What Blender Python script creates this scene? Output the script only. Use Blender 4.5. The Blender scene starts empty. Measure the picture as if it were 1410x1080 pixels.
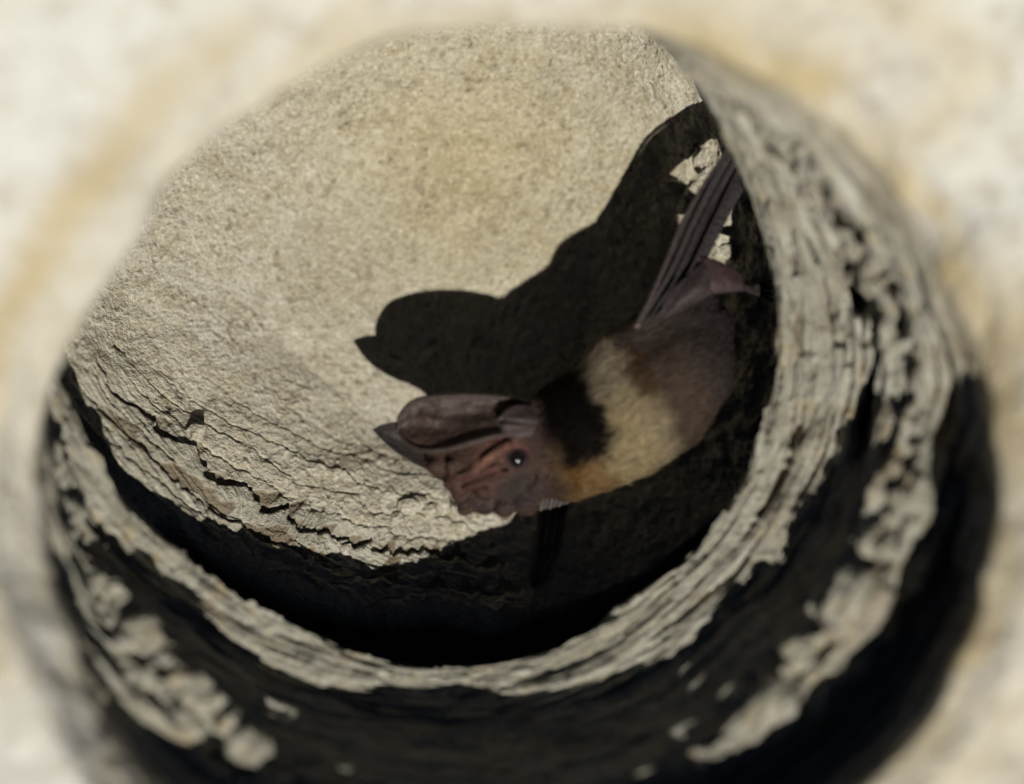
import bpy, math, random
import numpy as np
from mathutils import Vector

# ------------------------------------------------------------------ camera, world, sun
K = 0.00016            # metres per working unit; the bat is about 8 cm long
CAMZ = 3750.0          # camera height above the bat, in working units
scene = bpy.context.scene
C = scene.collection
cam_d = bpy.data.cameras.new('camera')
cam = bpy.data.objects.new('camera', cam_d); C.objects.link(cam)
cam.location = (0, 0, CAMZ * K)            # looks straight down into the hole
cam_d.sensor_width = 36.0
cam_d.lens = 36.0 * CAMZ / 1410.0
cam_d.clip_start = 0.005; cam_d.clip_end = 200.0
cam_d.dof.use_dof = True
cam_d.dof.focus_distance = (CAMZ + 72) * K
cam_d.dof.aperture_fstop = 3.1
scene.camera = cam

LDIR = Vector((-0.185, 0.60, -1.0)).normalized()    # the way the light travels
TO_SUN = -LDIR
elev = math.asin(TO_SUN.z); azim = math.atan2(TO_SUN.x, TO_SUN.y)
w = bpy.data.worlds.new('World'); scene.world = w; w.use_nodes = True
nt = w.node_tree; nt.nodes.clear()
sky = nt.nodes.new('ShaderNodeTexSky'); sky.sky_type = 'NISHITA'; sky.sun_disc = False
sky.air_density = 0.2; sky.dust_density = 0.2; sky.sun_elevation = elev; sky.sun_rotation = azim
bg = nt.nodes.new('ShaderNodeBackground'); bg.inputs[1].default_value = 0.05
wo = nt.nodes.new('ShaderNodeOutputWorld')
nt.links.new(sky.outputs[0], bg.inputs[0]); nt.links.new(bg.outputs[0], wo.inputs[0])
sd = bpy.data.lights.new('sun', 'SUN'); sd.energy = 5.0; sd.angle = math.radians(0.5); sd.color = (1.0, 0.96, 0.88)
sun = bpy.data.objects.new('sun', sd); C.objects.link(sun); sun.location = TO_SUN * 2
sun.rotation_euler = LDIR.to_track_quat('-Z', 'Y').to_euler()
scene.view_settings.view_transform = 'Standard'; scene.view_settings.look = 'None'
scene.view_settings.exposure = 0.02; scene.view_settings.gamma = 1.0
scene.cycles.diffuse_bounces = 1
scene.cycles.max_bounces = 4
scene.render.use_motion_blur = False

rng = np.random.default_rng(7)
random.seed(7)

# ------------------------------------------------------------------ noise
_perm = np.random.default_rng(3).permutation(256).astype(np.int64)
_perm = np.concatenate([_perm, _perm, _perm])
_g = np.random.default_rng(4).normal(size=(256, 3)); _g /= np.linalg.norm(_g, axis=1)[:, None]
_g = _g.astype(np.float32)

def perlin(x, y, z):
    x = np.asarray(x, np.float32); y = np.asarray(y, np.float32) + 0 * x; z = np.asarray(z, np.float32) + 0 * x
    xi = np.floor(x).astype(np.int64); yi = np.floor(y).astype(np.int64); zi = np.floor(z).astype(np.int64)
    xf = x - xi; yf = y - yi; zf = z - zi
    u = xf * xf * xf * (xf * (xf * 6 - 15) + 10); v = yf * yf * yf * (yf * (yf * 6 - 15) + 10); s = zf * zf * zf * (zf * (zf * 6 - 15) + 10)
    xi &= 255; yi &= 255; zi &= 255
    def gr(a, b, c):
        h = _perm[_perm[_perm[(xi + a) & 255] + ((yi + b) & 255)] + ((zi + c) & 255)]
        g = _g[h]
        return g[..., 0] * (xf - a) + g[..., 1] * (yf - b) + g[..., 2] * (zf - c)
    l = lambda a, b, t: a + t * (b - a)
    return 1.6 * l(l(l(gr(0, 0, 0), gr(1, 0, 0), u), l(gr(0, 1, 0), gr(1, 1, 0), u), v),
             l(l(gr(0, 0, 1), gr(1, 0, 1), u), l(gr(0, 1, 1), gr(1, 1, 1), u), v), s)

def fbm(x, y, z, sc, octv=3, seed=0.0):
    o = 0; a = 1.0; f = 1.0 / sc
    for i in range(octv):
        o = o + a * perlin(x * f + seed + i * 17.3, y * f - seed, z * f + i * 5.1); a *= 0.5; f *= 2.03
    return o
def sstep(a, b, x):
    t = np.clip((x - a) / (b - a), 0, 1); return t * t * (3 - 2 * t)

def at(px, py, z):
    """a point seen at photo position px, py that stands z units above the bat's plane"""
    k = (CAMZ - z) / CAMZ
    return (px - 705.0) * k, (540.0 - py) * k, z + 0 * px

# ------------------------------------------------------------------ mesh helpers
def link_mesh(name, V, F, mat, parent=None, smooth=True, origin=None):
    V = np.asarray(V, np.float32).reshape(-1, 3) * K
    if origin is not None: V = V - np.asarray(origin, np.float32) * K
    me = bpy.data.meshes.new(name)
    F = np.asarray(F, np.int32)
    n = F.shape[1]
    me.vertices.add(len(V)); me.vertices.foreach_set('co', V.ravel())
    me.loops.add(F.size); me.loops.foreach_set('vertex_index', F.ravel())
    me.polygons.add(len(F)); me.polygons.foreach_set('loop_start', np.arange(0, F.size, n, dtype=np.int32))
    me.update(calc_edges=True); me.validate()
    me.polygons.foreach_set('use_smooth', np.full(len(me.polygons), smooth))
    me.materials.append(mat)
    o = bpy.data.objects.new(name, me); C.objects.link(o)
    if parent: o.parent = parent
    if origin is not None:
        o.location = Vector([float(c) * K for c in origin])
    return o
def set_attr(o, name, col):
    a = o.data.attributes.new(name, 'FLOAT_COLOR', 'POINT')
    c = np.ones((len(o.data.vertices), 4), np.float32); c[:, :col.shape[1]] = col
    a.data.foreach_set('color', c.ravel())
def grid_faces(nr, nc, wrap=True, flip=False):
    i = np.arange(nr - 1)[:, None]; j = np.arange(nc if wrap else nc - 1)[None, :]
    j2 = (j + 1) % nc
    f = np.stack([i * nc + j, i * nc + j2, (i + 1) * nc + j2, (i + 1) * nc + j], -1).reshape(-1, 4)
    return f[:, ::-1] if flip else f

# ------------------------------------------------------------------ materials
def N(t, typ, **kw):
    n = t.nodes.new(typ)
    for k, v in kw.items(): setattr(n, k, v)
    return n
def noise(t, vec, scale, detail=4, rough=0.55, dist=0.0):
    n = N(t, 'ShaderNodeTexNoise'); n.inputs['Scale'].default_value = scale; n.inputs['Detail'].default_value = detail
    n.inputs['Roughness'].default_value = rough; n.inputs['Distortion'].default_value = dist
    t.links.new(vec, n.inputs['Vector']); return n.outputs['Fac']
def ramp(t, fac, stops):
    r = N(t, 'ShaderNodeValToRGB'); e = r.color_ramp.elements
    while len(e) < len(stops): e.new(0.5)
    for k, (p, c) in enumerate(stops):
        e[k].position = p; e[k].color = (c if len(c) == 4 else (*c, 1)) if isinstance(c, tuple) else (c, c, c, 1)
    t.links.new(fac, r.inputs[0]); return r.outputs[0]
def mix(t, fac, a, b, mode='MIX'):
    m = N(t, 'ShaderNodeMix', data_type='RGBA', blend_type=mode)
    for s, v in ((0, fac), (6, a), (7, b)):
        if isinstance(v, (int, float)): m.inputs[s].default_value = v
        elif isinstance(v, tuple): m.inputs[s].default_value = (*v, 1)
        else: t.links.new(v, m.inputs[s])
    return m.outputs[2]
def math_(t, op, a, b=None):
    m = N(t, 'ShaderNodeMath', operation=op)
    for s, v in ((0, a), (1, b)):
        if v is None: continue
        if isinstance(v, (int, float)): m.inputs[s].default_value = v
        else: t.links.new(v, m.inputs[s])
    return m.outputs[0]

def stone_material(name, plain=False):
    m = bpy.data.materials.new(name); m.use_nodes = True; t = m.node_tree
    b = t.nodes['Principled BSDF']; b.inputs['Roughness'].default_value = 0.9; b.inputs['Specular IOR Level'].default_value = 0.2
    geo = N(t, 'ShaderNodeNewGeometry')
    s = N(t, 'ShaderNodeVectorMath', operation='SCALE'); s.inputs['Scale'].default_value = 1 / K
    t.links.new(geo.outputs['Position'], s.inputs[0]); P = s.outputs[0]
    big = noise(t, P, 1 / 160, 5, 0.6)
    mid = noise(t, P, 1 / 34, 5, 0.6, 0.4)
    fine = noise(t, P, 1 / 5.5, 4, 0.65)
    fine2 = noise(t, P, 1 / 11.0, 3, 0.6)
    col = ramp(t, big, [(0.36, (0.34, 0.32, 0.265)), (0.5, (0.36, 0.325, 0.24)), (0.64, (0.41, 0.385, 0.32))])
    col = mix(t, 0.55, col, ramp(t, mid, [(0.30, (0.26, 0.225, 0.15)), (0.5, (0.36, 0.335, 0.265)), (0.72, (0.45, 0.43, 0.37))]))
    # grains: dark grit and pale grains
    col = mix(t, math_(t, 'MULTIPLY', ramp(t, fine, [(0.30, 1.0), (0.43, 0.0)]), 0.85), col, (0.13, 0.095, 0.05))
    col = mix(t, math_(t, 'MULTIPLY', ramp(t, fine, [(0.53, 0.0), (0.64, 1.0)]), 0.75), col, (0.58, 0.55, 0.47))
    col = mix(t, math_(t, 'MULTIPLY', ramp(t, fine2, [(0.60, 0.0), (0.67, 1.0)]), 0.6), col, (0.19, 0.13, 0.07))
    hgt = math_(t, 'ADD', math_(t, 'MULTIPLY', fine, 1.0), math_(t, 'MULTIPLY', fine2, 1.0))
    if not plain:
        at_ = N(t, 'ShaderNodeAttribute', attribute_name='zone'); sep = N(t, 'ShaderNodeSeparateColor')
        t.links.new(at_.outputs['Color'], sep.inputs[0])
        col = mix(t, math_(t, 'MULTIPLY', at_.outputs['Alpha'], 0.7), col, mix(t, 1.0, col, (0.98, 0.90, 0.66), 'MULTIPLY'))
        fa = N(t, 'ShaderNodeAttribute', attribute_name='grain')
        fib = noise(t, fa.outputs['Vector'], 1.0, 5, 0.65, 0.3)
        fcol = ramp(t, fib, [(0.28, (0.13, 0.11, 0.075)), (0.40, (0.27, 0.255, 0.20)), (0.54, (0.345, 0.335, 0.28)), (0.70, (0.46, 0.445, 0.385))])
        spots = ramp(t, mid, [(0.55, 0.0), (0.68, 0.75)])
        fcol = mix(t, spots, fcol, (0.40, 0.31, 0.17))
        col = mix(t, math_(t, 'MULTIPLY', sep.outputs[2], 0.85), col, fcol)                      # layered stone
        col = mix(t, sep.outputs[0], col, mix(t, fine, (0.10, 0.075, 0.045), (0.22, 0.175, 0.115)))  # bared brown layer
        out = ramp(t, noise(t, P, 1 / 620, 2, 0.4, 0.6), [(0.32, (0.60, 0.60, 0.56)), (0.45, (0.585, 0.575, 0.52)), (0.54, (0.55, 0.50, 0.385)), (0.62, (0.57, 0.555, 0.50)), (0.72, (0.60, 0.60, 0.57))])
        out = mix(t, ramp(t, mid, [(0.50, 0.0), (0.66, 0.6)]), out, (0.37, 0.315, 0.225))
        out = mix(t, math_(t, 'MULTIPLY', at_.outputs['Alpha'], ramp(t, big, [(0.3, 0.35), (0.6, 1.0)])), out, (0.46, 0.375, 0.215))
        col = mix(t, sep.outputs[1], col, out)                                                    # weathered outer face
        hgt = math_(t, 'ADD', hgt, math_(t, 'MULTIPLY', math_(t, 'MULTIPLY', fib, sep.outputs[2]), 2.5))
    t.links.new(col, b.inputs['Base Color'])
    bp = N(t, 'ShaderNodeBump'); bp.inputs['Distance'].default_value = 4.2 * K; bp.inputs['Strength'].default_value = 0.9
    t.links.new(hgt, bp.inputs['Height']); t.links.new(bp.outputs[0], b.inputs['Normal'])
    return m
M_STONE = stone_material('layered_stone')

def attr_material(name, rough=0.6, spec=0.4, bump=0.0, bscale=6.0, mottle=0.3, sheen=0.0):
    m = bpy.data.materials.new(name); m.use_nodes = True; t = m.node_tree
    b = t.nodes['Principled BSDF']; b.inputs['Roughness'].default_value = rough; b.inputs['Specular IOR Level'].default_value = spec
    if sheen: b.inputs['Sheen Weight'].default_value = sheen
    a = N(t, 'ShaderNodeAttribute', attribute_name='tint')
    geo = N(t, 'ShaderNodeNewGeometry')
    s = N(t, 'ShaderNodeVectorMath', operation='SCALE'); s.inputs['Scale'].default_value = 1 / K
    t.links.new(geo.outputs['Position'], s.inputs[0])
    n = noise(t, s.outputs[0], 1 / bscale, 5, 0.6)
    mul = ramp(t, n, [(0.25, 1 - mottle), (0.75, 1 + mottle)])
    t.links.new(mix(t, 1.0, a.outputs['Color'], mul, 'MULTIPLY'), b.inputs['Base Color'])
    if bump:
        bp = N(t, 'ShaderNodeBump'); bp.inputs['Distance'].default_value = bump * K; bp.inputs['Strength'].default_value = 0.9
        t.links.new(n, bp.inputs['Height']); t.links.new(bp.outputs[0], b.inputs['Normal'])
    return m
M_SKIN = attr_material('bat_skin', 0.56, 0.26, 3.2, 8.0, 0.45)
M_EAR = attr_material('ear_skin', 0.50, 0.28, 3.0, 9.0, 0.35)
M_BODY = attr_material('bat_body', 0.65, 0.14, 1.4, 4.0, 0.30)
M_FUR = attr_material('bat_fur', 0.8, 0.05, 0, 14.0, 0.25, 0.0)
def plain_material(name, col, rough, spec):
    m = bpy.data.materials.new(name); m.use_nodes = True; t = m.node_tree; b = t.nodes['Principled BSDF']
    geo = N(t, 'ShaderNodeNewGeometry'); s = N(t, 'ShaderNodeVectorMath', operation='SCALE'); s.inputs['Scale'].default_value = 1 / K
    t.links.new(geo.outputs['Position'], s.inputs[0])
    n = noise(t, s.outputs[0], 0.2, 3)
    t.links.new(mix(t, n, tuple(c * 0.7 for c in col), tuple(c * 1.3 for c in col)), b.inputs['Base Color'])
    b.inputs['Roughness'].default_value = rough; b.inputs['Specular IOR Level'].default_value = spec; return m
M_EYE = plain_material('wet_eye', (0.004, 0.003, 0.003), 0.09, 0.9)
M_CLAW = plain_material('claw', (0.10, 0.08, 0.07), 0.4, 0.5)

# ------------------------------------------------------------------ the hole: rings from the outer face down to the deepest point
CX, CY = 640.0, 560.0
NT = 1200
TH = np.arange(NT) / NT * 2 * np.pi
def ring(pts, sm=2.5):
    p = np.array(pts, float); a = np.arctan2(-(p[:, 1] - CY), p[:, 0] - CX) % (2 * np.pi)
    r = np.hypot(p[:, 0] - CX, p[:, 1] - CY); o = np.argsort(a); a, r, z = a[o], r[o], p[o, 2]
    R = np.interp(TH, a, r, period=2 * np.pi); Z = np.interp(TH, a, z, period=2 * np.pi)
    k = np.exp(-0.5 * ((np.minimum(TH, 2 * np.pi - TH)) / math.radians(sm)) ** 2); k /= k.sum()
    fk = np.fft.rfft(k)
    return np.fft.irfft(np.fft.rfft(R) * fk, NT), np.fft.irfft(np.fft.rfft(Z) * fk, NT)

A = ring([(60,600,361),(78,500,350),(130,400,350),(200,310,350),(330,170,350),(500,75,350),(700,33,350),(850,42,350),(950,62,350),(1060,105,350),(1180,200,350),(1280,330,350),(1345,480,350),(1372,640,387),(1368,760,409),(1335,880,420),(1270,1000,420),(1130,1130,420),(900,1205,420),(640,1220,420),(400,1190,420),(230,1110,420),(130,980,420),(75,850,420),(50,740,397),(48,660,376)])
UP = np.clip(np.sin(TH - 0.35), 0, 1)          # the rock stands higher on the far side
A2 = ring([(50,600,273),(68,500,250),(115,395,240),(185,300,240),(315,155,240),(490,58,240),(700,14,240),(860,22,240),(955,70,280),(1050,130,290),(1150,220,290),(1240,340,280),(1300,480,260),(1335,600,289),(1325,760,328),(1290,880,340),(1220,990,340),(1090,1110,340),(900,1180,340),(640,1195,340),(400,1165,340),(240,1085,340),(145,960,340),(88,840,340),(62,740,312),(56,660,294)])
Bo = ring([(45,600,251),(50,500,225),(95,385,215),(165,285,215),(300,140,215),(480,40,215),(700,-10,215),(870,0,220),(955,72,250),(1035,140,270),(1120,230,260),(1200,330,240),(1262,430,215),(1285,560,200),(1275,680,251),(1240,800,275),(1170,905,275),(1050,1020,275),(880,1105,275),(640,1135,275),(440,1110,275),(300,1055,275),(205,960,275),(125,845,275),(85,740,258),(65,660,249)])
Bi = ring([(45,600,233),(45,500,205),(90,380,200),(160,280,200),(290,135,200),(470,35,200),(700,-20,200),(870,-5,205),(950,75,235),(1020,150,250),(1090,230,235),(1150,320,210),(1215,430,180),(1235,540,175),(1225,660,230),(1190,780,260),(1120,880,260),(1010,985,260),(860,1065,260),(640,1095,260),(460,1075,260),(330,1020,260),(240,930,260),(155,820,260),(105,720,236),(70,640,227)])
Co = ring([(48,590,160),(40,500,150),(85,375,150),(150,270,150),(280,125,150),(460,25,150),(700,-30,150),(870,-10,170),(945,75,225),
          (1010,150,225),(1075,230,200),(1125,320,165),(1180,430,120),(1196,520,115),(1180,620,112),(1115,740,110),(1010,850,110),(860,945,110),
          (650,990,110),(480,970,110),(300,890,110),(165,780,110),(90,665,120)])
Ci = ring([(60,500,95),(75,440,110),(80,370,120),(140,260,140),(270,115,150),(450,20,150),(700,-30,150),(860,10,160),(932,72,220),
          (985,148,190),(1022,215,150),(1042,290,110),(1062,380,95),(1065,460,90),(1052,580,90),(1003,690,90),(900,800,90),(780,882,92),(600,915,95),(450,882,95),
          (300,802,95),(200,722,95),(122,605,95),(86,525,95)], 1.5)
Ds = ring([(20,500,30),(30,370,30),(90,230,30),(240,70,30),(450,-40,30),(700,-70,30),(870,-20,40),(950,60,80),
          (1010,140,60),(1050,215,20),(1075,290,0),(1095,380,-10),(1100,460,-10),(1085,590,-10),(1040,710,-5),(930,830,0),(790,915,0),(600,945,0),(440,915,10),
          (285,830,20),(175,735,30),(90,620,40),(50,540,40)])
Fs = ring([(60,500,10),(50,370,-30),(110,230,-60),(260,80,-80),(460,-20,-90),(700,-50,-100),(860,0,-90),(925,70,-80),
          (985,150,-90),(1030,240,-110),(1055,330,-130),(1075,430,-150),(1060,560,-170),(1010,680,-180),(900,780,-190),(780,830,-185),(600,830,-155),(450,820,-110),
          (310,760,-60),(200,690,-22),(120,600,0),(82,545,8)])
Gs = ring([(175,470,-80),(200,360,-110),(260,240,-130),(380,140,-150),(520,90,-160),(700,80,-160),(820,110,-160),(880,170,-165),
          (915,250,-180),(930,350,-195),(935,450,-210),(900,560,-225),(840,640,-230),(740,690,-200),(600,680,-165),(480,650,-140),
          (360,600,-118),(260,545,-95)])
Hs = ring([(360,430,-175),(420,300,-190),(560,230,-200),(720,240,-200),(800,330,-212),(810,450,-228),(740,560,-232),(620,590,-222),(480,540,-195)])
G0 = (Hs[0] * 0 + 2.0, Hs[1] * 0 - 222)

for R_k, f_k in ((A, 1.0), (A2, 0.7), (Bo, 0.2)): R_k[1][:] += 130 * f_k * UP
A[1][:] += 28 * np.clip(-np.sin(TH), 0, 1) ** 4
E = (A[0] + 70, A[1] + 45)
deg = np.degrees(TH); LR = sstep(268, 292, deg) * (1 - sstep(-22, 14, (deg + 180) % 360 - 180) * (np.abs((deg + 180) % 360 - 180) < 90))
LR = np.where(deg < 90, 1 - sstep(-22, 14, deg), LR)
A2[0][:] = A2[0] * (1 - LR) + (A[0] - 4) * LR; A2[1][:] -= 60 * LR
LL = sstep(176, 192, deg) * (1 - sstep(232, 262, deg)); A[1][:] -= 45 * LL; A2[1][:] -= 45 * LL; Bo[1][:] -= 22 * LL; Bo[0][:] -= 8 * LL
Bo[0][:] -= 16 * LR; A[1][:] += 15 * LR
BT = sstep(196, 225, deg) * (1 - sstep(325, 350, deg))
Fd = (0.35 * Fs[0] + 0.65 * Ds[0], Fs[1] * (0.4 + 0.6 * BT) + 0.6 * Ds[1] * (1 - BT) - 125 * BT)
LW = sstep(168, 182, deg) * (1 - sstep(206, 224, deg)); Bo[1][:] -= 60 * LW; Bi[1][:] -= 75 * LW
Tr = (0.5 * (A2[0] + Bo[0]) * (1 - LR) + (Bo[0] + 0.6 * (A2[0] - Bo[0])) * LR, 0.5 * (A2[1] + Bo[1]) - 95 * LR)
keys = [(E[0] + 420, 430 + 260 * UP), E, A, A2, Tr, Bo, Bi, Co, Ci, Ds, Fd, Fs, Gs, Hs, G0]
cnt = [46, 46, 34, 26, 24, 34, 56, 86, 22, 40, 40, 150, 110, 60]
Rr, Zz, seg = [], [], []
for k in range(len(keys) - 1):
    n = cnt[k]
    for i in range(n + (k == len(keys) - 2)):
        f = i / n
        Rr.append(keys[k][0] * (1 - f) + keys[k + 1][0] * f); Zz.append(keys[k][1] * (1 - f) + keys[k + 1][1] * f); seg.append(k + f)
Rr = np.array(Rr); Zz = np.array(Zz); seg = np.array(seg)
seg = np.where(seg < 3, seg, np.where(seg < 5, 3 + (seg - 3) * 0.5, seg - 1))
seg = np.where(seg < 8, seg, np.where(seg < 10, 8 + (seg - 8) * 0.5, seg - 1))
def smooth_rows(M, n):
    for _ in range(n):
        Q = M.copy(); Q[1:-1] = 0.25 * M[:-2] + 0.5 * M[1:-1] + 0.25 * M[2:]; M = Q
    return M
Rr = smooth_rows(Rr, 14); Zz = smooth_rows(Zz, 14)
T2 = np.broadcast_to(TH, Rr.shape); SG = np.broadcast_to(seg[:, None], Rr.shape)
PX = CX + Rr * np.cos(T2); PY = CY - Rr * np.sin(T2)
def xyz(PX, PY, Zz):
    X, Y, Z = at(PX, PY, Zz); return np.stack([X, Y, Z], -1)
P = xyz(PX, PY, Zz)
def normals(P):
    dt = np.roll(P, -1, 1) - np.roll(P, 1, 1); dr = np.gradient(P, axis=0)
    n = np.cross(dt, dr); n /= np.linalg.norm(n, axis=-1, keepdims=True) + 1e-9
    return n
Nn = normals(P)
if Nn[20, :, 2].mean() < 0: Nn = -Nn
ang = np.degrees(T2)
cth, sth = np.cos(T2), np.sin(T2)
def ani(la, lr, seed, octv=3, coord=None):
    """noise stretched along the ring: la along the ring, lr across it"""
    c = SGd if coord is None else coord
    R0 = 560.0 / la
    return fbm(cth * R0, sth * R0, c / lr + seed, 1.0, octv, seed)
depthc = np.cumsum(np.vstack([np.zeros((1, NT)), np.linalg.norm(np.diff(P, axis=0), axis=-1)]), 0)  # distance along the wall
depthc = depthc - depthc[np.searchsorted(seg, 7.0)][None]
SGd = depthc
nA = fbm(P[..., 0], P[..., 1], P[..., 2], 190, 3, 1.0)
nB = fbm(P[..., 0], P[..., 1], P[..., 2], 55, 3, 4.0)
nC = fbm(P[..., 0], P[..., 1], P[..., 2], 13, 3, 9.0)
wall = sstep(2.3, 3.2, SG) * (1 - sstep(7.6, 9.0, SG))       # layered wall and ledges
bowl = sstep(8.8, 9.3, SG)
centre = sstep(9.9, 10.6, SG)
outer = 1 - sstep(1.8, 2.8, SG)
# layered relief: broken sheets of stone that follow the ring
l1 = ani(330, 22, 2.0, 4); l2 = ani(190, 8, 7.0, 3); l3 = ani(420, 34, 12.0, 2)
lam = 6.5 * np.tanh(4 * l1) + 2.6 * np.tanh(3 * l2) + 8 * l3
gaps = np.maximum(0, 0.16 - np.abs(l1)) / 0.16
disp = nA * 9 * (1 - centre * 0.6) + nB * (4.5 - 3.2 * centre * bowl) + nC * (1.5 - 0.3 * centre)
rimC = np.exp(-((SG - 7.0) / 0.35) ** 2)
disp = disp + wall * (lam - 7 * gaps ** 2) * (1 - 0.35 * rimC)
disp = disp + outer * (nA * 8 - nB * 1.5)
# strong broken lumps on the middle ledge
lump = fbm(P[..., 0], P[..., 1], P[..., 2], 48, 3, 21.0)
disp = disp + np.exp(-((SG - 4.6) / 0.7) ** 2) * ((15 + 15 * sstep(208, 222, ang) * (1 - sstep(238, 250, ang)) + 16 * sstep(288, 300, ang) * (1 - sstep(335, 350, ang))) * np.tanh(2.5 * lump) + 2) * (1 - 0.5 * sstep(235, 255, ang) * (1 - sstep(300, 325, ang)))
lowring = sstep(3.4, 3.8, SG) * (1 - sstep(5.3, 5.8, SG)) * sstep(200, 230, ang) * (1 - sstep(320, 345, ang))
disp = disp - lowring * wall * lam * 0.6
# sheets peeling round the floor of the cavity
u = (SG - 9.0) * 130.0
lowleft = sstep(165, 190, ang) * (1 - sstep(275, 300, ang))
steps = np.zeros_like(u); brown = np.zeros_like(u)
for i, (uc, h, la) in enumerate(((14, 3, 160), (26, 4, 120), (42, 3, 150), (62, 10, 60), (84, 2.5, 140), (106, 2.5, 190), (130, 2, 260), (165, 2.5, 300), (205, 2, 340))):
    edge = uc + (15 if i == 3 else 12) * fbm(cth * 560 / la, sth * 560 / la, 0 * cth, 1.0, 4, 31.0 + i * 3) + 2 * nC
    dd = u - edge
    st = sstep(-1.2, 1.2, -dd)
    steps += h * (0.95 if i == 3 else 1.0) * st * np.where(dd < 0, 1, 0) * 1.0
    steps -= 3.0 * np.exp(-(dd / 1.8) ** 2) * (fbm(cth * 8, sth * 8, 0 * cth + i, 1.0, 2, 3.0) > -0.15)
    if i in (3, 1):
        wdt = np.clip(26 * fbm(cth * 560 / 70, sth * 560 / 70, 0 * cth, 1.0, 3, 51.0 + i) + 8, 0, 34)
        brown = np.maximum(brown, sstep(0, 2, dd) * (1 - sstep(-1.5, 1.5, dd - wdt)))
        steps -= 4.0 * (sstep(0, 2, dd) * (1 - sstep(-1.5, 1.5, dd - wdt)))
disp = disp + steps * lowleft * sstep(8.7, 9.0, SG) * (1 - sstep(10.4, 10.7, SG))
lb = ani(120, 6.5, 17.0, 4)
strat = lowleft * sstep(8.9, 9.05, SG) * (1 - sstep(9.45, 9.7, SG))
disp = disp + strat * (3.0 * np.tanh(4 * lb)) * 0.45
# rough upper right flank of the cavity
ur = (1 - sstep(38, 60, ang)) * sstep(8.6, 8.9, SG) * (1 - sstep(9.5, 9.8, SG)) + sstep(340, 350, ang) * sstep(8.6, 8.9, SG) * (1 - sstep(9.5, 9.8, SG))
disp = disp + ur * (9 * np.tanh(2 * fbm(P[..., 0], P[..., 1], P[..., 2], 34, 3, 61.0)))
a180 = (ang + 180) % 360 - 180
urw = sstep(-12, 0, a180) * (1 - sstep(34, 56, a180))
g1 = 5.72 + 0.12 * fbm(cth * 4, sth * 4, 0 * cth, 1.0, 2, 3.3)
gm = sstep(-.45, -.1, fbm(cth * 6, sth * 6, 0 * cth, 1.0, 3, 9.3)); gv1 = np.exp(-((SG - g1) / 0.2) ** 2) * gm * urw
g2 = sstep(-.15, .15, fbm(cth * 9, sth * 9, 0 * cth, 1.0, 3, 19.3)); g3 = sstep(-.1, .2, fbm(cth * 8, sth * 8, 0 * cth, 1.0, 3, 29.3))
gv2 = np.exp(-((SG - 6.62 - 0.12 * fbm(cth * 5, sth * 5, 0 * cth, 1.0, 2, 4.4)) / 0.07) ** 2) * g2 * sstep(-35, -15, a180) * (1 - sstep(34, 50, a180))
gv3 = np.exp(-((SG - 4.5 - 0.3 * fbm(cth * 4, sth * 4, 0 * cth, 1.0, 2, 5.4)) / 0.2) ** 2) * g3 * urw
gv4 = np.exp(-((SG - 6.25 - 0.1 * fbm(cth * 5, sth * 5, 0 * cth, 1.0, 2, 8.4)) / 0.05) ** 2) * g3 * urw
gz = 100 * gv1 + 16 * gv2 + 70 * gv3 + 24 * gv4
pit = fbm(P[..., 0], P[..., 1], P[..., 2], 11, 2, 71.0); pit2 = fbm(P[..., 0], P[..., 1], P[..., 2], 60, 2, 73.0)
pv = np.clip((pit - 0.42 + 0.2 * np.clip(pit2, -1, 1)) / 0.25, 0, 1)
disp = disp - bowl * 2.6 * pv * sstep(-.5, .4, pit2) + bowl * 1.5 * np.clip(-pit - 0.45, 0, 1) / .3
edgefade = sstep(0, 0.5, SG)
disp = disp * (0.25 + 0.75 * edgefade)
P2 = P + Nn * disp[..., None]; P2[..., 2] -= gz
P2[-1] = P2[-1].mean(0)

zone = np.zeros(P.shape[:2] + (4,), np.float32)
zone[..., 0] = brown * lowleft * 0.85
streak = sstep(.05, .45, fbm(cth * 5, sth * 5, SG * 1.6, 1.0, 3, 77.0))
zone[..., 0] = np.maximum(zone[..., 0], 0.62 * streak * sstep(1.6, 2.4, SG) * (1 - sstep(6.4, 7, SG)) * sstep(-50, -10, a180) * (1 - sstep(70, 95, a180)))
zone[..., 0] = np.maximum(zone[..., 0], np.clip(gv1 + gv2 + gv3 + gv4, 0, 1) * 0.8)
zone[..., 0] = np.maximum(zone[..., 0], bowl * pv * sstep(-.5, .4, pit2) * 0.5)
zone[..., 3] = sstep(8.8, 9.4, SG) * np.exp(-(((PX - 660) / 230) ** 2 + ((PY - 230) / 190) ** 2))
zone[..., 1] = np.clip(outer + 0.12 * (1 - sstep(40, 75, np.abs(ang - 30))) * sstep(3, 4, 10 - SG) * (SG < 7), 0, 1)
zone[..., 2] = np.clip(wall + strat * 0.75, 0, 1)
grain = np.stack([cth * 560 / 70, sth * 560 / 70, depthc / 6.0], -1).astype(np.float32)

off_lip = Rr - A[0][None] - 26 * fbm(cth * 3, sth * 3, 0 * cth, 1.0, 2, 6.0)
och = 0.9 * np.exp(-((off_lip - 95) / 42) ** 2) * sstep(105, 135, ang) * (1 - sstep(200, 225, ang))
och += 0.75 * sstep(-.4, .3, fbm(cth * 4, sth * 4, off_lip / 90, 1.0, 3, 44.0)) * np.exp(-((off_lip - 30) / 70) ** 2) * (sstep(-60, -20, a180) * (1 - sstep(50, 75, a180)))
och += 0.4 * np.exp(-((off_lip - 10) / 30) ** 2)
zone[..., 3] = np.maximum(zone[..., 3], np.clip(och, 0, 1) * (SG < 3))

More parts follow.
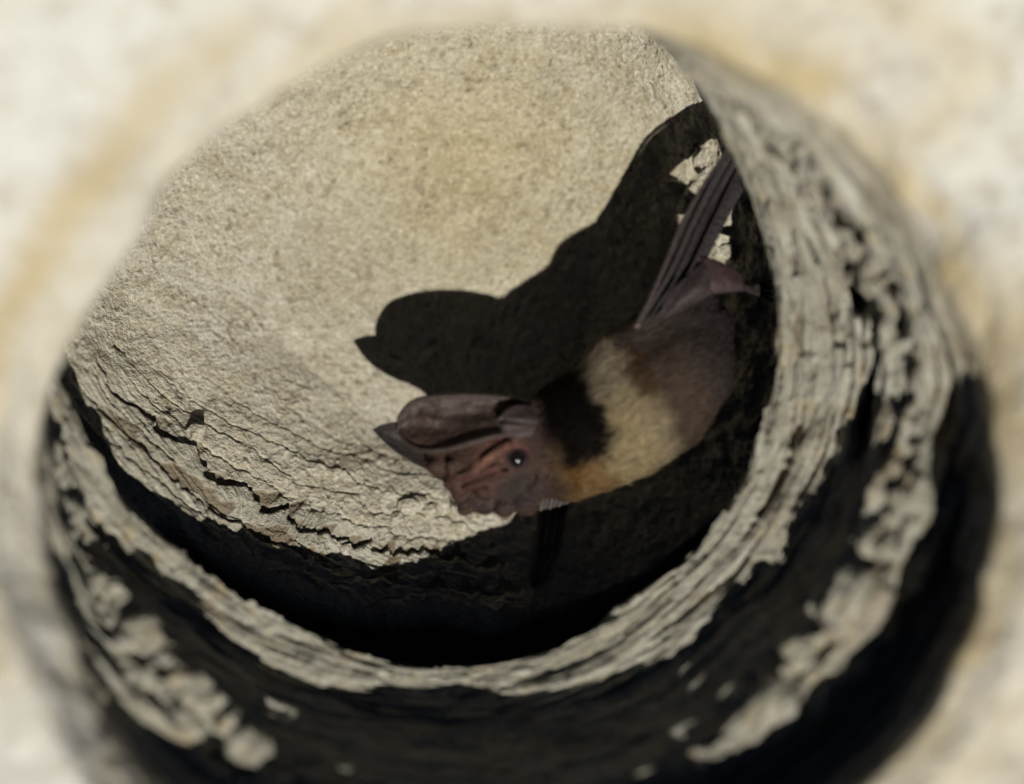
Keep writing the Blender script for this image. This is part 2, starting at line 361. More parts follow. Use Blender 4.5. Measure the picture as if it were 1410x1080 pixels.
def piece_of_grid(name, r0, r1, parent=None):
    Vv = P2[r0:r1].reshape(-1, 3); F = grid_faces(r1 - r0, NT, True)
    o = link_mesh(name, Vv, F, M_STONE, parent)
    # faces look towards the open air
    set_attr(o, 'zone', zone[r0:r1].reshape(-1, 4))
    g = o.data.attributes.new('grain', 'FLOAT_VECTOR', 'POINT'); g.data.foreach_set('vector', grain[r0:r1].ravel())
    o['kind'] = 'structure'
    return o
rows = np.searchsorted(seg, [2.0, 7.7])
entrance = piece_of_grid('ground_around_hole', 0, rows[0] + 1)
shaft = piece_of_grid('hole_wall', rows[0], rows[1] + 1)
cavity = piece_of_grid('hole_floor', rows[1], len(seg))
# the wide outer ground
rad = np.concatenate([np.linspace(1.0, 2.0, 12)[0:], np.geomspace(2.2, 400, 40)])
ring0 = P2[0]
NG = NT // 4; r4 = ring0[::4]
V = []
for i, f in enumerate(rad):
    q = r4 * f
    q[:, 2] = r4[:, 2] if i == 0 else 430 + 260 * UP[::4]
    if i: q[:, 2] += fbm(q[:, 0], q[:, 1], 0 * q[:, 0], 190 * max(1, f / 3), 3, 1.0) * 9 * min(f, 8) - (4 if i == 0 else 0)
    V.append(q)
o = link_mesh('ground', np.array(V).reshape(-1, 3), grid_faces(len(rad), NG, True, True), M_STONE)
set_attr(o, 'zone', np.tile(np.array([[0, 1, 0, 0]], np.float32), (len(o.data.vertices), 1))); o['kind'] = 'structure'

# ------------------------------------------------------------------ loose layers and chips on the wall, each a piece of its own
def surf(th, sg):
    """point of the built wall at angle th (deg) and ring position sg, with normal"""
    j = int(round((th % 360) / 360 * NT)) % NT; i = int(np.searchsorted(seg, sg)); i = min(max(i, 1), len(seg) - 2)
    return P2[i, j], Nn[i, j]
def layer_piece(name, parent, th0, th1, sg, wid, hgt, col, zn=0.0):
    n = max(6, int(abs(th1 - th0) / 0.9))
    V, Zn, Gr = [], [], []
    seed = random.random() * 90
    for i in range(n + 1):
        f = i / n; th = th0 + (th1 - th0) * f
        p, nr = surf(th, sg + 0.03 * math.sin(f * 5 + seed)); p2, _ = surf(th, sg + 0.12)
        side = p2 - p; side /= np.linalg.norm(side) + 1e-9
        env = max(0.12, (math.sin(math.pi * min(1, max(0, f))) ** 0.45))
        j1, j2 = random.uniform(0.7, 1.3), random.uniform(0.6, 1.35)
        wv = wid * env * j1; hv = hgt * env * j2
        for a, b in ((-.5, -.6), (-.55, .55), (-.25, 1.0), (.3, .85), (.55, .45), (.5, -.6)):
            q = p + side * wv * (a + random.uniform(-.06, .06)) + nr * hv * (b + random.uniform(-.08, .08)); V.append(q)
            Gr.append((math.cos(math.radians(th)) * 8 + seed, math.sin(math.radians(th)) * 8, (a * wid + b * hgt) / 5.0))
    V = np.array(V); F = [f for f in grid_faces(n + 1, 6, True)]
    F += [(0, 1, 2, 3), (0, 3, 4, 5)]; b = n * 6; F += [(b + 3, b + 2, b + 1, b), (b + 5, b + 4, b + 3, b)]
    org = V.mean(0)
    o = link_mesh(name, V, np.array(F), M_STONE, parent, smooth=False, origin=org)
    z = np.tile(np.array([[zn, 0, col, 0]], np.float32), (len(V), 1)); set_attr(o, 'zone', z)
    g = o.data.attributes.new('grain', 'FLOAT_VECTOR', 'POINT'); g.data.foreach_set('vector', np.array(Gr, np.float32).ravel())
    return o
def chip(name, parent, p, size, col=0.0, zn=0.0, flat=0.6, pn=None):
    import bmesh
    bm = bmesh.new(); bmesh.ops.create_icosphere(bm, subdivisions=2, radius=1.0)
    V = np.array([v.co[:] for v in bm.verts]); F = np.array([[v.index for v in f.verts] for f in bm.faces]); bm.free()
    s = random.random() * 50
    r = 1 + 0.45 * fbm(V[:, 0], V[:, 1], V[:, 2], 0.9, 2, s)
    V = V * r[:, None] * np.array([random.uniform(.7, 1.3), random.uniform(.6, 1.1), flat]) * size
    a = random.uniform(0, 6.28); c, sn = math.cos(a), math.sin(a)
    V = np.stack([V[:, 0] * c - V[:, 1] * sn, V[:, 0] * sn + V[:, 1] * c, V[:, 2]], 1)
    V += np.array(p)
    o = link_mesh(name, V, F, M_STONE, parent, smooth=False, origin=np.array(p))
    set_attr(o, 'zone', np.tile(np.array([[zn, 0, col, 0]], np.float32), (len(V), 1)))
    g = o.data.attributes.new('grain', 'FLOAT_VECTOR', 'POINT'); g.data.foreach_set('vector', (V / 9).astype(np.float32).ravel())
    return o
# main ledge: rows of thin layers
for sg in (6.08, 6.25, 6.40, 6.55, 6.70, 6.84, 6.97):
    th = random.uniform(0, 8) + 150
    while th < 425:
        ln = random.uniform(12, 38)
        if not 86 < (th % 360) < 150 and random.random() < 0.85:
            layer_piece('stone_layer', shaft, th, th + ln, sg + random.uniform(-.04, .04), random.uniform(6, 17), random.uniform(1.5, 5.0), 1.0, 0.25 if random.random() < .15 else 0)
        th += ln * random.uniform(0.8, 1.2)
# broken layers of the middle ledge
for sg in (4.1, 4.45, 4.8, 5.1):
    th = 185 + random.uniform(0, 10)
    while th < 395:
        ln = random.uniform(4, 12)
        if random.random() < (0.2 if 240 < th < 300 else 0.6):
            layer_piece('stone_layer', shaft, th, th + ln, sg + random.uniform(-.1, .1), random.uniform(12, 30), random.uniform(5, 13), 1.0)
        th += ln * random.uniform(1.0, 1.8)
# peeling layers round the cavity floor
for sg in (9.04, 9.13, 9.22):
    th = 176 + random.uniform(0, 5)
    while th < 278:
        ln = random.uniform(4, 14)
        if random.random() < 0.7:
            layer_piece('stone_layer', cavity, th, th + ln, sg + random.uniform(-.04, .04), random.uniform(6, 12), random.uniform(1.5, 3.5), 0.7, 0.5 if random.random() < .25 else 0)
        th += ln * random.uniform(1.0, 1.6)
def on_floor(px, py):
    d = (PX[rows[1]:] - px) ** 2 + (PY[rows[1]:] - py) ** 2
    i, j = np.unravel_index(np.argmin(d), d.shape); return P2[rows[1] + i, j], Nn[rows[1] + i, j]
for px, py, s in ((928, 258, 17), (942, 285, 13), (955, 262, 10), (985, 322, 12), (1003, 345, 11), (978, 335, 8), (1004, 452, 10), (1006, 470, 9),
                  (560, 700, 14), (575, 690, 11), (590, 704, 9), (545, 716, 9), (620, 700, 8), (470, 757, 8), (265, 600, 14), (960, 215, 14), (975, 240, 11), (948, 190, 12)):
    p, nr = on_floor(px, py)
    chip('stone_chip', cavity, p + nr * s * 0.25, s, 0.2, 0.0, 0.7)
def on_shaft(th, sg):
    p, nr = surf(th, sg); return p, nr

# ------------------------------------------------------------------ the bat
bat = bpy.data.objects.new('bat', None); C.objects.link(bat)
bat.empty_display_size = 0.01
borg = np.array(at(1000., 400., 10.)); bat.location = Vector([c * K for c in borg])
bat['label'] = 'small dark bat with cream shoulder band and large folded ears clinging inside the stone hole'
bat['category'] = 'bat'
def bpart(name, V, F, mat, col, parent=None, smooth=True):
    V = np.asarray(V, np.float32)
    o = link_mesh(name, V - borg if parent is None else V - borg, F, mat, parent or bat, smooth)
    col = np.asarray(col, np.float32)
    if col.ndim == 1: col = np.tile(col, (len(V), 1))
    set_attr(o, 'tint', col); return o

# implicit body: smooth union of tapered limbs on a voxel grid, then surface nets
vs = 1.9
x0, x1, y0, y1, z0, z1 = 560 - 705, 1110 - 705, 540 - 745, 540 - 320, -110, 140
gx = np.arange(x0, x1, vs, dtype=np.float32); gy = np.arange(y0, y1, vs, dtype=np.float32); gz = np.arange(z0, z1, vs, dtype=np.float32)
SD = np.full((len(gx), len(gy), len(gz)), 60.0, np.float32)
def W(px, py, z): return np.array([px - 705., 540. - py, z])
def add(a, b, ra, rb, k=14, zs=1.0, sub=False):
    a, b = np.array(a, float), np.array(b, float)
    m = max(ra, rb) + 3 * k + 6
    lo = np.minimum(a, b) - m; hi = np.maximum(a, b) + m
    ix = slice(*np.searchsorted(gx, (lo[0], hi[0]))); iy = slice(*np.searchsorted(gy, (lo[1], hi[1]))); iz = slice(*np.searchsorted(gz, (lo[2], hi[2])))
    X, Y, Z = np.meshgrid(gx[ix], gy[iy], gz[iz], indexing='ij')
    d = b - a; L = float(d @ d) + 1e-6
    t = np.clip(((X - a[0]) * d[0] + (Y - a[1]) * d[1] + (Z - a[2]) * d[2]) / L, 0, 1)
    q = np.sqrt((X - a[0] - t * d[0]) ** 2 + (Y - a[1] - t * d[1]) ** 2 + ((Z - a[2] - t * d[2]) / zs) ** 2) - (ra + (rb - ra) * t)
    S = SD[ix, iy, iz]
    if sub:
        q = -q; h = np.clip(0.5 - 0.5 * (S - q) / k, 0, 1); SD[ix, iy, iz] = S * (1 - h) + q * h + k * h * (1 - h)
    else:
        h = np.clip(0.5 + 0.5 * (S - q) / k, 0, 1); SD[ix, iy, iz] = S * (1 - h) + q * h - k * h * (1 - h)
# trunk
sp = [(962, 458, 6, 44), (940, 505, 8, 66), (900, 545, 10, 80), (852, 574, 10, 82), (808, 596, 8, 78), (770, 614, 4, 72), (742, 622, 0, 60)]
for p, q in zip(sp[:-1], sp[1:]): add(W(*p[:3]), W(*q[:3]), p[3], q[3], 16, 0.85)
add(W(850, 500, 20), W(885, 465, 26), 40, 22, 22)           # shoulder muscle towards the elbow
# head
add(W(702, 626, 6), W(650, 640, 4), 50, 40, 14, 0.95)
add(W(650, 640, 4), W(612, 634, 2), 40, 26, 14, 0.8)       # brow under the ears
add(W(676, 655, 10), W(650, 683, 8), 34, 21, 12)           # muzzle
add(W(716, 668, 8), W(664, 692, 6), 31, 15, 8)             # jaw
add(W(650, 692, 22), W(640, 699, 22), 11, 11, 4)
add(W(735, 716, 0), W(740, 712, 40), 10, 10, 6, sub=True)            # nose pad
add(W(735, 575, 34), W(700, 585, 44), 20, 18, 8, 0.7)       # fleshy lobe in front of the ear
add(W(750, 590, 30), W(748, 612, 26), 15, 9, 8)
add(W(746, 572, 24), W(694, 564, 34), 15, 13, 7)
add(W(690, 618, 50), W(655, 645, 42), 9, 7, 8)              # brow fold
add(W(725, 648, 40), W(660, 668, 34), 7, 5, 7)              # cheek fold
add(W(712, 630, 56), W(714, 630, 62), 14, 14, 5, sub=True)  # eye socket
add(W(700, 642, 57), W(655, 668, 45), 3, 2, 4, sub=True)    # crease from the eye
add(W(733, 668, 46), W(700, 694, 40), 4, 3, 3, sub=True)
add(W(700, 694, 42), W(660, 703, 30), 3.5, 2.5, 3, sub=True)  # mouth line
add(W(643, 698, 32), W(643, 698, 38), 4.2, 4.2, 2, sub=True)  # nostril
add(W(700, 592, 18), W(600, 600, 4), 34, 22, 12)
add(W(890, 462, 18), W(945, 440, 18), 28, 28, 12)
for q in ((700, 612, 56, 668, 632, 50, 6, 4), (696, 650, 50, 640, 672, 32, 4, 3), (684, 642, 50, 630, 655, 38, 5, 3), (742, 640, 34, 736, 690, 22, 8, 6), (728, 690, 24, 690, 702, 20, 7, 5), (622, 640, 34, 634, 690, 14, 6, 5)):
    add(W(*q[:3]) + np.array([0, 0, 3]), W(*q[3:6]) + np.array([0, 0, 3]), q[6] + 1, q[7] + 1, 4)
for q in ((694, 656, 50, 650, 676, 36, 2.5), (672, 638, 56, 640, 662, 44, 2.5), (736, 650, 44, 728, 684, 34, 3), (705, 655, 50, 720, 692, 34, 2)):
    add(W(*q[:3]) + np.array([0, 0, 1]), W(*q[3:6]), q[6] + 1.5, q[6] * .9, 3, sub=True)
for q in ((600, 642, 18, 11), (622, 664, 20, 11), (634, 682, 20, 11), (666, 696, 20, 10), (692, 697, 20, 13), (722, 690, 22, 17), (736, 672, 30, 14), (664, 676, 38, 9)):
    add(W(*q[:3]), W(q[0] + 3, q[1] + 3, q[2] - 8), q[3], q[3], 5)
# legs with the feet on the wall
add(W(950, 432, 22), W(968, 402, 34), 22, 13, 12)
add(W(968, 402, 34), W(1006, 392, 24), 11, 6, 6)
add(W(1006, 392, 24), W(1032, 398, 8), 7, 5, 5)
for k in range(4):
    add(W(1030, 396 + k * 2, 8), W(1066, 386 + k * 9, -10), 2.8, 2.2, 3)
# upper arm, running down to the wing
add(W(850, 480, 30), W(885, 446, 40), 20, 9, 14)
def surface_nets(S):
    ins = S < 0
    c = np.stack([ins[i:ins.shape[0] - 1 + i, j:ins.shape[1] - 1 + j, k:ins.shape[2] - 1 + k] for i in (0, 1) for j in (0, 1) for k in (0, 1)]).sum(0)
    act = (c > 0) & (c < 8); idx = np.full(act.shape, -1, np.int64); ii = np.argwhere(act); idx[act] = np.arange(len(ii))
    acc = np.zeros((len(ii), 3)); num = np.zeros(len(ii))
    cor = [(i, j, k) for i in (0, 1) for j in (0, 1) for k in (0, 1)]
    for a in cor:
        for ax in range(3):
            if a[ax]: continue
            b = list(a); b[ax] = 1
            va = S[ii[:, 0] + a[0], ii[:, 1] + a[1], ii[:, 2] + a[2]]; vb = S[ii[:, 0] + b[0], ii[:, 1] + b[1], ii[:, 2] + b[2]]
            m = (va < 0) != (vb < 0); t = np.where(m, va / np.where(m, va - vb, 1), 0)
            p = np.tile(np.array(a, float), (len(ii), 1)); p[:, ax] += t
            acc[m] += p[m]; num[m] += 1
    Vt = ii + acc / num[:, None]
    F = []
    for ax in range(3):
        a1, a2 = (ax + 1) % 3, (ax + 2) % 3
        s0 = [slice(1, -1)] * 3; s0[ax] = slice(0, -1); s1 = list(s0); s1[ax] = slice(1, None)
        A0, A1 = ins[tuple(s0)], ins[tuple(s1)]
        for flip, m in ((False, A0 & ~A1), (True, ~A0 & A1)):
            e = np.argwhere(m); off = np.ones(3, int); off[ax] = 0; e = e + off
            e1 = np.zeros(3, int); e1[a1] = 1; e2 = np.zeros(3, int); e2[a2] = 1
            q = [idx[tuple((e - e1 - e2).T)], idx[tuple((e - e2).T)], idx[tuple(e.T)], idx[tuple((e - e1).T)]]
            if flip: q = q[::-1]
            F.append(np.stack(q, 1))
    return Vt, np.concatenate(F)
BV, BF = surface_nets(SD)
BV = BV * vs + np.array([x0, y0, z0])
# relax once so the voxel steps vanish
def relax(V, F, n=2):
    for _ in range(n):
        s = np.zeros_like(V); c = np.zeros(len(V))
        for a, b in ((0, 1), (1, 2), (2, 3), (3, 0)):
            np.add.at(s, F[:, a], V[F[:, b]]); np.add.at(c, F[:, a], 1); np.add.at(s, F[:, b], V[F[:, a]]); np.add.at(c, F[:, b], 1)
        V = 0.5 * V + 0.5 * s / c[:, None]
    return V
BV = relax(BV, BF, 3)

def blob(px, py, cx, cy, rx, ry, a=0.0, soft=0.35):
    c, s = math.cos(math.radians(a)), math.sin(math.radians(a))
    dx, dy = px - cx, py - cy; ux = (dx * c + dy * s) / rx; uy = (-dx * s + dy * c) / ry
    return 1 - sstep(1 - soft, 1 + soft, np.sqrt(ux * ux + uy * uy))
def body_colour(V, fur=True):
    px = V[:, 0] + 705; py = 540 - V[:, 1]; z = V[:, 2]
    n1 = fbm(V[:, 0], V[:, 1], V[:, 2], 30, 3, 5.); n2 = fbm(V[:, 0], V[:, 1], V[:, 2], 9, 2, 8.)
    jx = px + 9 * n1 + 4 * n2; jy = py + 9 * fbm(V[:, 0], V[:, 1], V[:, 2], 26, 3, 15.) + 4 * n2
    # distance along the body from the neck towards the hips
    s = ((jx - 745) * 0.86 - (jy - 625) * 0.51)
    cc = np.array([[0.036, 0.028, 0.024]]) * np.ones((len(V), 1))
    def lay(m, col):
        nonlocal cc
        cc = cc * (1 - m[:, None]) + np.array([col]) * m[:, None]
    lay(sstep(225, 300, s), (0.018, 0.014, 0.014))
    lay(blob(jx, jy, 925, 560, 42, 95, -28, .5) * .7, (0.066, 0.045, 0.032))
    lay(blob(jx, jy, 870, 600, 44, 96, -24, .35), (0.20, 0.158, 0.10))
    lay(blob(jx, jy, 816, 508, 36, 50, -25, .3), (0.22, 0.18, 0.125))
    lay(blob(jx, jy, 850, 620, 40, 66, -10, .4), (0.23, 0.18, 0.10))
    lay(blob(jx, jy, 868, 522, 17, 42, -28, .5) * .85, (0.050, 0.026, 0.012))
    lay(blob(jx, jy, 835, 458, 34, 20, -20, .5) * .8, (0.045, 0.034, 0.028))
    lay(blob(jx, jy, 785, 672, 58, 38, -8, .35), (0.16, 0.10, 0.045))
    lay(blob(jx, jy, 770, 655, 34, 22, -15, .5) * .8, (0.085, 0.040, 0.012))
    lay(blob(jx + 5 * n2, jy, 784, 594, 46, 50, -12, .2), (0.004, 0.003, 0.0025))
    lay(blob(jx, jy, 757, 545, 46, 34, -10, .25), (0.004, 0.0035, 0.003))
    # bare face
    fx = px - 0.22 * (py - 620) + 7 * n1 + 5 * n2
    hd = 1 - sstep(744, 760, fx)
    lay(sstep(738, 748, fx) * (1 - sstep(756, 768, fx)) * sstep(600, 640, py), (0.10, 0.065, 0.035))
    lay(hd, (0.041, 0.023, 0.018))
    lay(hd * blob(px, py, 690, 622, 34, 24, -30, .6), (0.10, 0.042, 0.033))
    lay(hd * blob(px, py, 668, 632, 20, 11, -50, .6) * .9, (0.20, 0.105, 0.07))
    lay(hd * blob(px, py, 655, 662, 50, 26, -35, .6) * .6, (0.060, 0.023, 0.021))
    lay(hd * blob(px, py, 712, 630, 22, 15, -20, .5) * .8, (0.045, 0.018, 0.022))
    lay(hd * blob(px, py, 720, 676, 34, 26, 0, .4), (0.018, 0.013, 0.013))
    lay(hd * blob(px, py, 675, 694, 40, 14, 0, .5), (0.024, 0.016, 0.017))
    lay(hd * blob(px, py, 720, 582, 40, 22, 0, .4), (0.050, 0.036, 0.034))
    return np.clip(cc * (1 + 0.22 * n2[:, None]), 0, 1)
body = bpart('body', BV, BF, M_BODY, body_colour(BV))
nm = np.zeros_like(BV); fn = np.cross(BV[BF[:, 2]] - BV[BF[:, 0]], BV[BF[:, 3]] - BV[BF[:, 1]])
for k in range(4): np.add.at(nm, BF[:, k], fn)
nm /= np.linalg.norm(nm, axis=1)[:, None] + 1e-9
cen = np.array([880 - 705, 540 - 555, 5])
if (np.einsum('ij,ij->i', nm, BV - cen) > 0).mean() < .5:
    body.data.flip_normals(); nm = -nm
# fur: short strands laid back towards the hips
bpx = BV[:, 0] + 705; bpy_ = 540 - BV[:, 1]
ok = (bpx - 0.22 * (bpy_ - 620) > 750 + rng.normal(0, 5, len(BV))) & ~((bpx > 962) & (bpy_ < 418)) & (bpx < 1012)
cand = np.where(ok)[0]
NS = 64000
ch = rng.choice(cand, NS); root = BV[ch] + rng.normal(0, 1.2, (NS, 3)); nn = nm[ch]
flow = np.array([0.84, 0.50, 0.0]) + 0.5 * np.stack([fbm(root[:, 0], root[:, 1], root[:, 2], 26, 2, 3.), fbm(root[:, 0], root[:, 1], root[:, 2], 26, 2, 8.), 0 * root[:, 0]], 1)
flow = flow + rng.normal(0, 0.18, (NS, 3)); flow -= nn * np.einsum('ij,ij->i', flow, nn)[:, None]
flow /= np.linalg.norm(flow, axis=1)[:, None]
ln = rng.uniform(8, 19, NS)[:, None]
root = root - nn * 1.0
mid_ = root + flow * ln * .5 + nn * ln * .22; tip = root + flow * ln + nn * ln * rng.uniform(.15, .42, NS)[:, None]
wv = np.cross(flow, nn) * rng.uniform(.45, .8, NS)[:, None]
FV = np.stack([root - wv, root + wv, mid_ - wv * .8, mid_ + wv * .8, tip], 1).reshape(-1, 3)
b5 = np.arange(NS)[:, None] * 5
FF = np.concatenate([b5 + [0, 1, 3], b5 + [0, 3, 2], b5 + [2, 3, 4]], 1).reshape(-1, 3)
fc = np.repeat(body_colour(BV)[ch] * rng.uniform(.75, 1.3, NS)[:, None], 5, axis=0)
# fine sparse hair on the face and a few whiskers on the muzzle
cf = np.where((bpx < 745) & (nm[:, 2] > -.2) & (np.hypot(bpx - 712, bpy_ - 630) > 16))[0]
NF = 3600; cfi = rng.choice(cf, NF); rt = BV[cfi]; n2_ = nm[cfi]
fl = np.array([0.75, 0.45, 0.1]) + rng.normal(0, .3, (NF, 3)); fl -= n2_ * np.einsum('ij,ij->i', fl, n2_)[:, None]; fl /= np.linalg.norm(fl, axis=1)[:, None] + 1e-6
l2_ = rng.uniform(4, 8, NF)[:, None]; l2_[:40] *= 1.0
wh = np.hypot(540 - rt[:, 1] - 694, rt[:, 0] + 705 - 655) < 24; l2_[wh] *= 1.6
w_ = np.cross(fl, n2_) * .3; tp = rt + fl * l2_ * .8 + n2_ * l2_ * .55; md = rt + fl * l2_ * .4 + n2_ * l2_ * .3
FV2 = np.stack([rt - w_, rt + w_, md - w_, md + w_, tp], 1).reshape(-1, 3)
b6 = np.arange(NF)[:, None] * 5 + len(FV)
FF = np.concatenate([FF, np.concatenate([b6 + [0, 1, 3], b6 + [0, 3, 2], b6 + [2, 3, 4]], 1).reshape(-1, 3)])
FV = np.concatenate([FV, FV2]); fc = np.concatenate([fc, np.tile(np.array([[0.10, 0.07, 0.05]]), (len(FV2), 1))])
fur = bpart('fur', FV, FF, M_FUR, fc, smooth=False); fur['kind'] = 'stuff'

def uv_sphere(c, r, n=20, sc=(1, 1, 1)):
    V = []; 
    for i in range(n + 1):
        a = math.pi * i / n
        for j in range(2 * n):
            b = math.pi * j / n; V.append((c[0] + r * sc[0] * math.sin(a) * math.cos(b), c[1] + r * sc[1] * math.sin(a) * math.sin(b), c[2] + r * sc[2] * math.cos(a)))
    return np.array(V), grid_faces(n + 1, 2 * n, True, True)
ev, ef = uv_sphere(W(712, 631, 51), 11)
bpart('eye', ev, ef, M_EYE, (0, 0, 0))
# eyelid ring
def tube(pts, rads, n=10):
    pts = np.array(pts, float); rads = np.broadcast_to(rads, (len(pts),)); V = []
    tg = np.gradient(pts, axis=0); tg /= np.linalg.norm(tg, axis=1)[:, None] + 1e-9
    for p, t, r in zip(pts, tg, rads):
        a = np.cross(t, (0.13, 0.2, 1)); a /= np.linalg.norm(a); b = np.cross(t, a)
        for j in range(n):
            q = 2 * math.pi * j / n; V.append(p + r * (a * math.cos(q) + b * math.sin(q)))
    return np.array(V), grid_faces(len(pts), n, True)
def catmull(pts, n):
    p = np.array(pts, float); p = np.vstack([2 * p[0] - p[1], p, 2 * p[-1] - p[-2]]); out = []
    m = len(p) - 3
    for s in np.linspace(0, m - 1e-6, n):
        i = int(s); t = s - i; a, b, c, d = p[i:i + 4]
        out.append(0.5 * ((2 * b) + (c - a) * t + (2 * a - 5 * b + 4 * c - d) * t * t + (3 * b - a - 3 * c + d) * t ** 3))
    return np.array(out)
a = np.linspace(0, 2 * np.pi, 28)
V, F = tube(np.stack([W(712, 630, 52)[0] + 13 * np.cos(a), W(712, 630, 52)[1] + 11 * np.sin(a), 0 * a + 52 + 1.5 * np.cos(2 * a)], 1), 2.6, 8)
bpart('eyelid', V, F, M_SKIN, (0.020, 0.010, 0.010))

def sheet(edge1, edge2, depth, na=60, nb=30, ripple=None, thick=2.5, pw=1.0):
    """skin stretched between two edges and sunk between them; closed with real thickness"""
    e1 = catmull(edge1, na); e2 = catmull(edge2, na)
    f = np.linspace(0, 1, nb)[None, :, None]; al = np.linspace(0, 1, na)
    Pm = e1[:, None] * (1 - f) + e2[:, None] * f
    dp = np.interp(al, np.linspace(0, 1, len(depth)), depth)
    Pm[..., 2] -= dp[:, None] * np.sin(np.pi * f[..., 0]) ** pw
    if ripple is not None: Pm[..., 2] += ripple(al[:, None], f[..., 0])
    da = np.gradient(Pm, axis=0); db = np.gradient(Pm, axis=1); n = np.cross(da, db); n /= np.linalg.norm(n, axis=-1, keepdims=True) + 1e-6
    edge = np.minimum(1, 4 * np.minimum(f, 1 - f)) * 0.7 + 0.3
    P_a = Pm + n * thick * .5 * edge; P_b = Pm - n * thick * .5 * edge
    V = np.concatenate([P_a.reshape(-1, 3), P_b.reshape(-1, 3)]); F1 = grid_faces(na, nb, False); M = na * nb
    F = [F1, F1[:, ::-1] + M]
    bd = [i * nb for i in range(na)] + [(na - 1) * nb + j for j in range(1, nb)] + [i * nb + nb - 1 for i in range(na - 2, -1, -1)] + [j for j in range(nb - 2, 0, -1)]
    bd = np.array(bd); b2 = np.roll(bd, -1); F.append(np.stack([bd, b2, b2 + M, bd + M], 1))
    return V, np.concatenate(F), Pm
def Wl(l): return [W(*p) for p in l]
# near ear, a long shallow cup laid forward over the face
top = [(752, 578, 26), (738, 560, 34), (700, 549, 38), (650, 545, 38), (600, 547, 34), (570, 554, 28), (552, 573, 20), (550, 592, 18)]
bot = [(742, 592, 40), (722, 592, 56), (690, 598, 66), (655, 607, 66), (615, 618, 54), (582, 619, 40), (560, 608, 26), (550, 594, 18)]
def rip(a, b): return 0.5 * np.sin(a * 150 + 3 * np.sin(a * 40)) * np.exp(-((b - .3) / .16) ** 2) * np.exp(-((a - .5) / .2) ** 2) + 3.5 * np.exp(-((b - .75 + .5 * a + .07 * np.sin(a * 11)) / .11) ** 2) * sstep(.15, .35, a) * (1 - sstep(.7, .9, a)) + 1.6 * np.exp(-((b - .25) / .12) ** 2) * np.sin(a * 60) * np.exp(-((a - .5) / .15) ** 2) + 2.4 * fbm(a * 6 + 0 * b, b * 3, 0 * b, 1.0, 3, 2.0) * sstep(.1, .3, a) * (1 - sstep(.75, .95, a))
V, F, Pm = sheet(Wl(top), Wl(bot), [2, 6, 12, 17, 17, 13, 7, 1], 80, 36, rip, 3.0, 0.8)
fpy = 540 - V[:, 1]
ecol = np.array([[0.036, 0.023, 0.018]]) * np.ones((len(V), 1)); mm = sstep(592, 618, fpy)[:, None]
ecol = ecol * (1 - mm) + np.array([[0.050, 0.030, 0.022]]) * mm
ear = bpart('ear', V, F, M_EAR, ecol)
V, F = tube(catmull(Wl(top), 60), np.concatenate([np.linspace(2.5, 4.2, 30), np.linspace(4.2, 2.8, 30)]), 10)
bpart('rim', V, F, M_EAR, (0.036, 0.023, 0.019), ear)
V, F = tube(catmull(Wl(bot), 60), np.concatenate([np.linspace(2.5, 4.5, 30), np.linspace(4.5, 2.8, 30)]), 10)
bpart('rim', V, F, M_EAR, (0.040, 0.027, 0.023), ear)
# tragus lobe at the ear's base
V, F, _ = sheet(Wl([(684, 578, 62), (700, 562, 58), (722, 558, 52), (744, 566, 42), (752, 584, 36)]), Wl([(688, 582, 64), (694, 597, 66), (716, 601, 62), (738, 598, 52), (750, 592, 42)]), [0, -8, -10, -7, -2], 60, 40, lambda a, b: 2.2 * np.sin(b * 9 + 6 * a) - 4 * np.exp(-((b - .45 - .2 * a) / .07) ** 2), 3)
bpart('tragus', V, F, M_EAR, (0.038, 0.027, 0.025), ear)
# far ear, its pointed tip showing past the near one
V, F, _ = sheet(Wl([(514, 591, 12), (530, 584, 8), (556, 581, 2), (600, 584, 0), (650, 600, 0)]), Wl([(514, 592, 12), (526, 606, -2), (548, 625, -8), (590, 648, -6), (640, 660, 0)]), [0, 8, 14, 14, 6], 50, 24, None, 3)
ear2 = bpart('ear', V, F, M_EAR, (0.022, 0.017, 0.017))

# near wing, folded along the forearm towards the upper right
L = [(873, 450, 46), (890, 415, 46), (912, 368, 46), (940, 305, 42), (970, 250, 36), (998, 206, 30), (1012, 188, 26)]
R_ = [(905, 440, 40), (930, 416, 42), (958, 384, 44), (985, 330, 40), (1010, 284, 32), (1036, 240, 24), (1050, 218, 20)]
V, F, _ = sheet(Wl(L), Wl(R_), [4, 6, 8, 8, 6, 4, 2], 90, 40, lambda a, b: 3.4 * np.abs(np.sin(b * np.pi * 1.9 + 0.5 * np.sin(a * 4))) * sstep(0, .15, b) , 2.0)
wing = bpart('wing', V, F, M_SKIN, (0.016, 0.0125, 0.0115))
for off, rr, c0 in ((0.02, 3.4, (0.034, 0.026, 0.026)), (0.20, 1.4, (0.026, 0.020, 0.021)), (0.50, 1.5, (0.021, 0.016, 0.018)), (0.78, 2.0, (0.020, 0.015, 0.016))):
    l = catmull(Wl(L), 50); aa = np.linspace(0, 1, 50)[:, None]; oo = off * (1 - .25 * aa) + .03 * np.sin(aa * 9 + off * 20); l = l * (1 - oo) + catmull(Wl(R_), 50) * oo; l[:, 2] += 7
    V, F = tube(l, np.linspace(rr + .6, rr * .6, 50), 8); bpart('finger', V, F, M_SKIN, c0, wing)
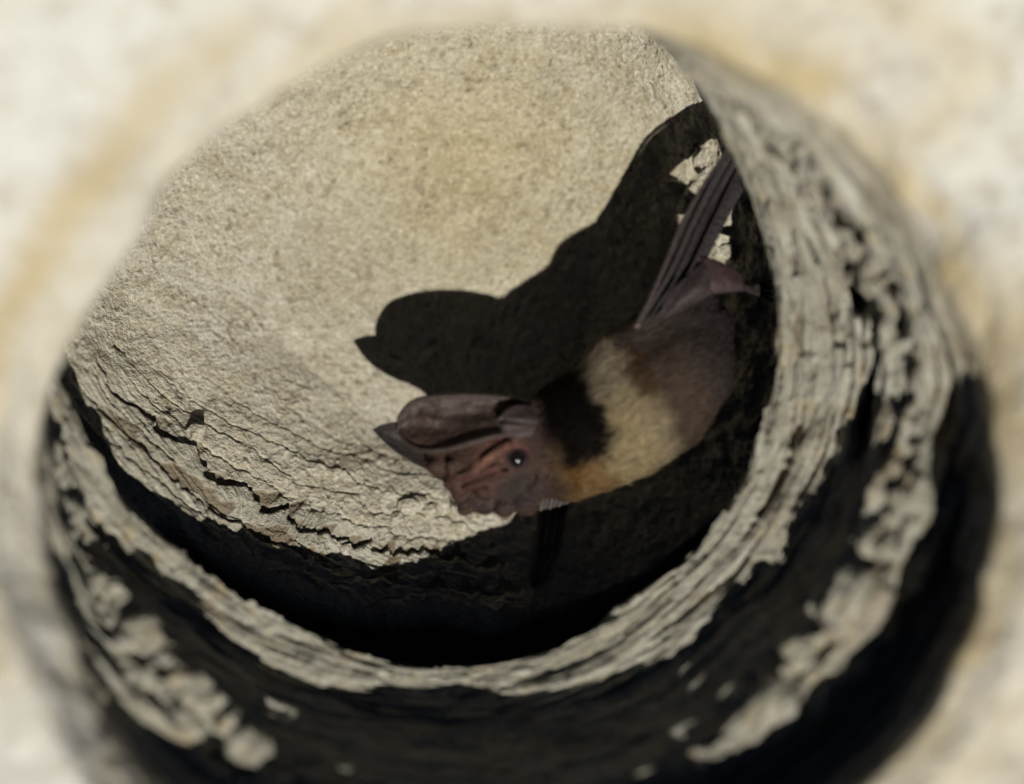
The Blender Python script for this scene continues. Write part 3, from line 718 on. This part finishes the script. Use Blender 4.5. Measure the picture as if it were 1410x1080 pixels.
V, F = uv_sphere(W(875, 449, 52), 4.5, 8); bpart('wrist', V, F, M_SKIN, (0.16, 0.10, 0.09), wing)
# skin folds between wing and hip
V, F, _ = sheet(Wl([(899, 442, 34), (915, 405, 50), (940, 385, 56), (965, 362, 52)]), Wl([(903, 450, 34), (936, 430, 50), (968, 412, 54), (985, 398, 46)]), [-6, -10, -8, -3], 40, 26, lambda a, b: 2 * np.sin(b * 8 + a * 5), 2.5)
bpart('wing_fold', V, F, M_SKIN, (0.028, 0.020, 0.020))
# tail membrane, a small pinkish flap reaching the rock
V, F, _ = sheet(Wl([(956, 356, 44), (975, 358, 44), (998, 366, 36), (1020, 380, 24)]), Wl([(962, 384, 52), (978, 404, 50), (1000, 404, 40), (1022, 402, 26)]), [4, -5, -5, -1], 40, 24, lambda a, b: 0.8 * np.sin(b * 9 + a * 3), 2.5)
bpart('tail_membrane', V, F, M_SKIN, (0.034, 0.021, 0.022))
# claws hooked on the rock
for k in range(4):
    c = catmull(Wl([(1062, 387 + k * 9, -9), (1072, 386 + k * 9, -9), (1080, 388 + k * 9, -15)]), 10)
    V, F = tube(c, np.linspace(2.4, .5, 10), 6); bpart('claw', V, F, M_CLAW, (0.1, 0.1, 0.1))
# far wing, folded below the throat
V, F, _ = sheet(Wl([(744, 680, -70), (742, 712, -178), (738, 765, -184), (732, 800, -180), (730, 822, -180)]), Wl([(790, 680, -70), (784, 712, -178), (774, 760, -184), (762, 785, -180), (750, 815, -180)]), [2, 4, 6, 4, 2], 50, 30, lambda a, b: 5 * np.abs(np.sin(b * 9)), 2.5)
w2 = bpart('wing', V, F, M_BODY, (0.07, 0.06, 0.055))
for off in (.1, .4, .7):
    l = catmull(Wl([(744, 680, -70), (742, 712, -178), (738, 765, -184)]), 20) * (1 - off) + catmull(Wl([(790, 680, -70), (784, 712, -178), (774, 760, -184)]), 20) * off; l[:, 2] += 5
    V, F = tube(l, 2.2, 6); bpart('finger', V, F, M_BODY, (0.11, 0.095, 0.09), w2)
print('verts', sum(len(o.data.vertices) for o in C.objects if o.type == 'MESH'), 'objs', len(C.objects))
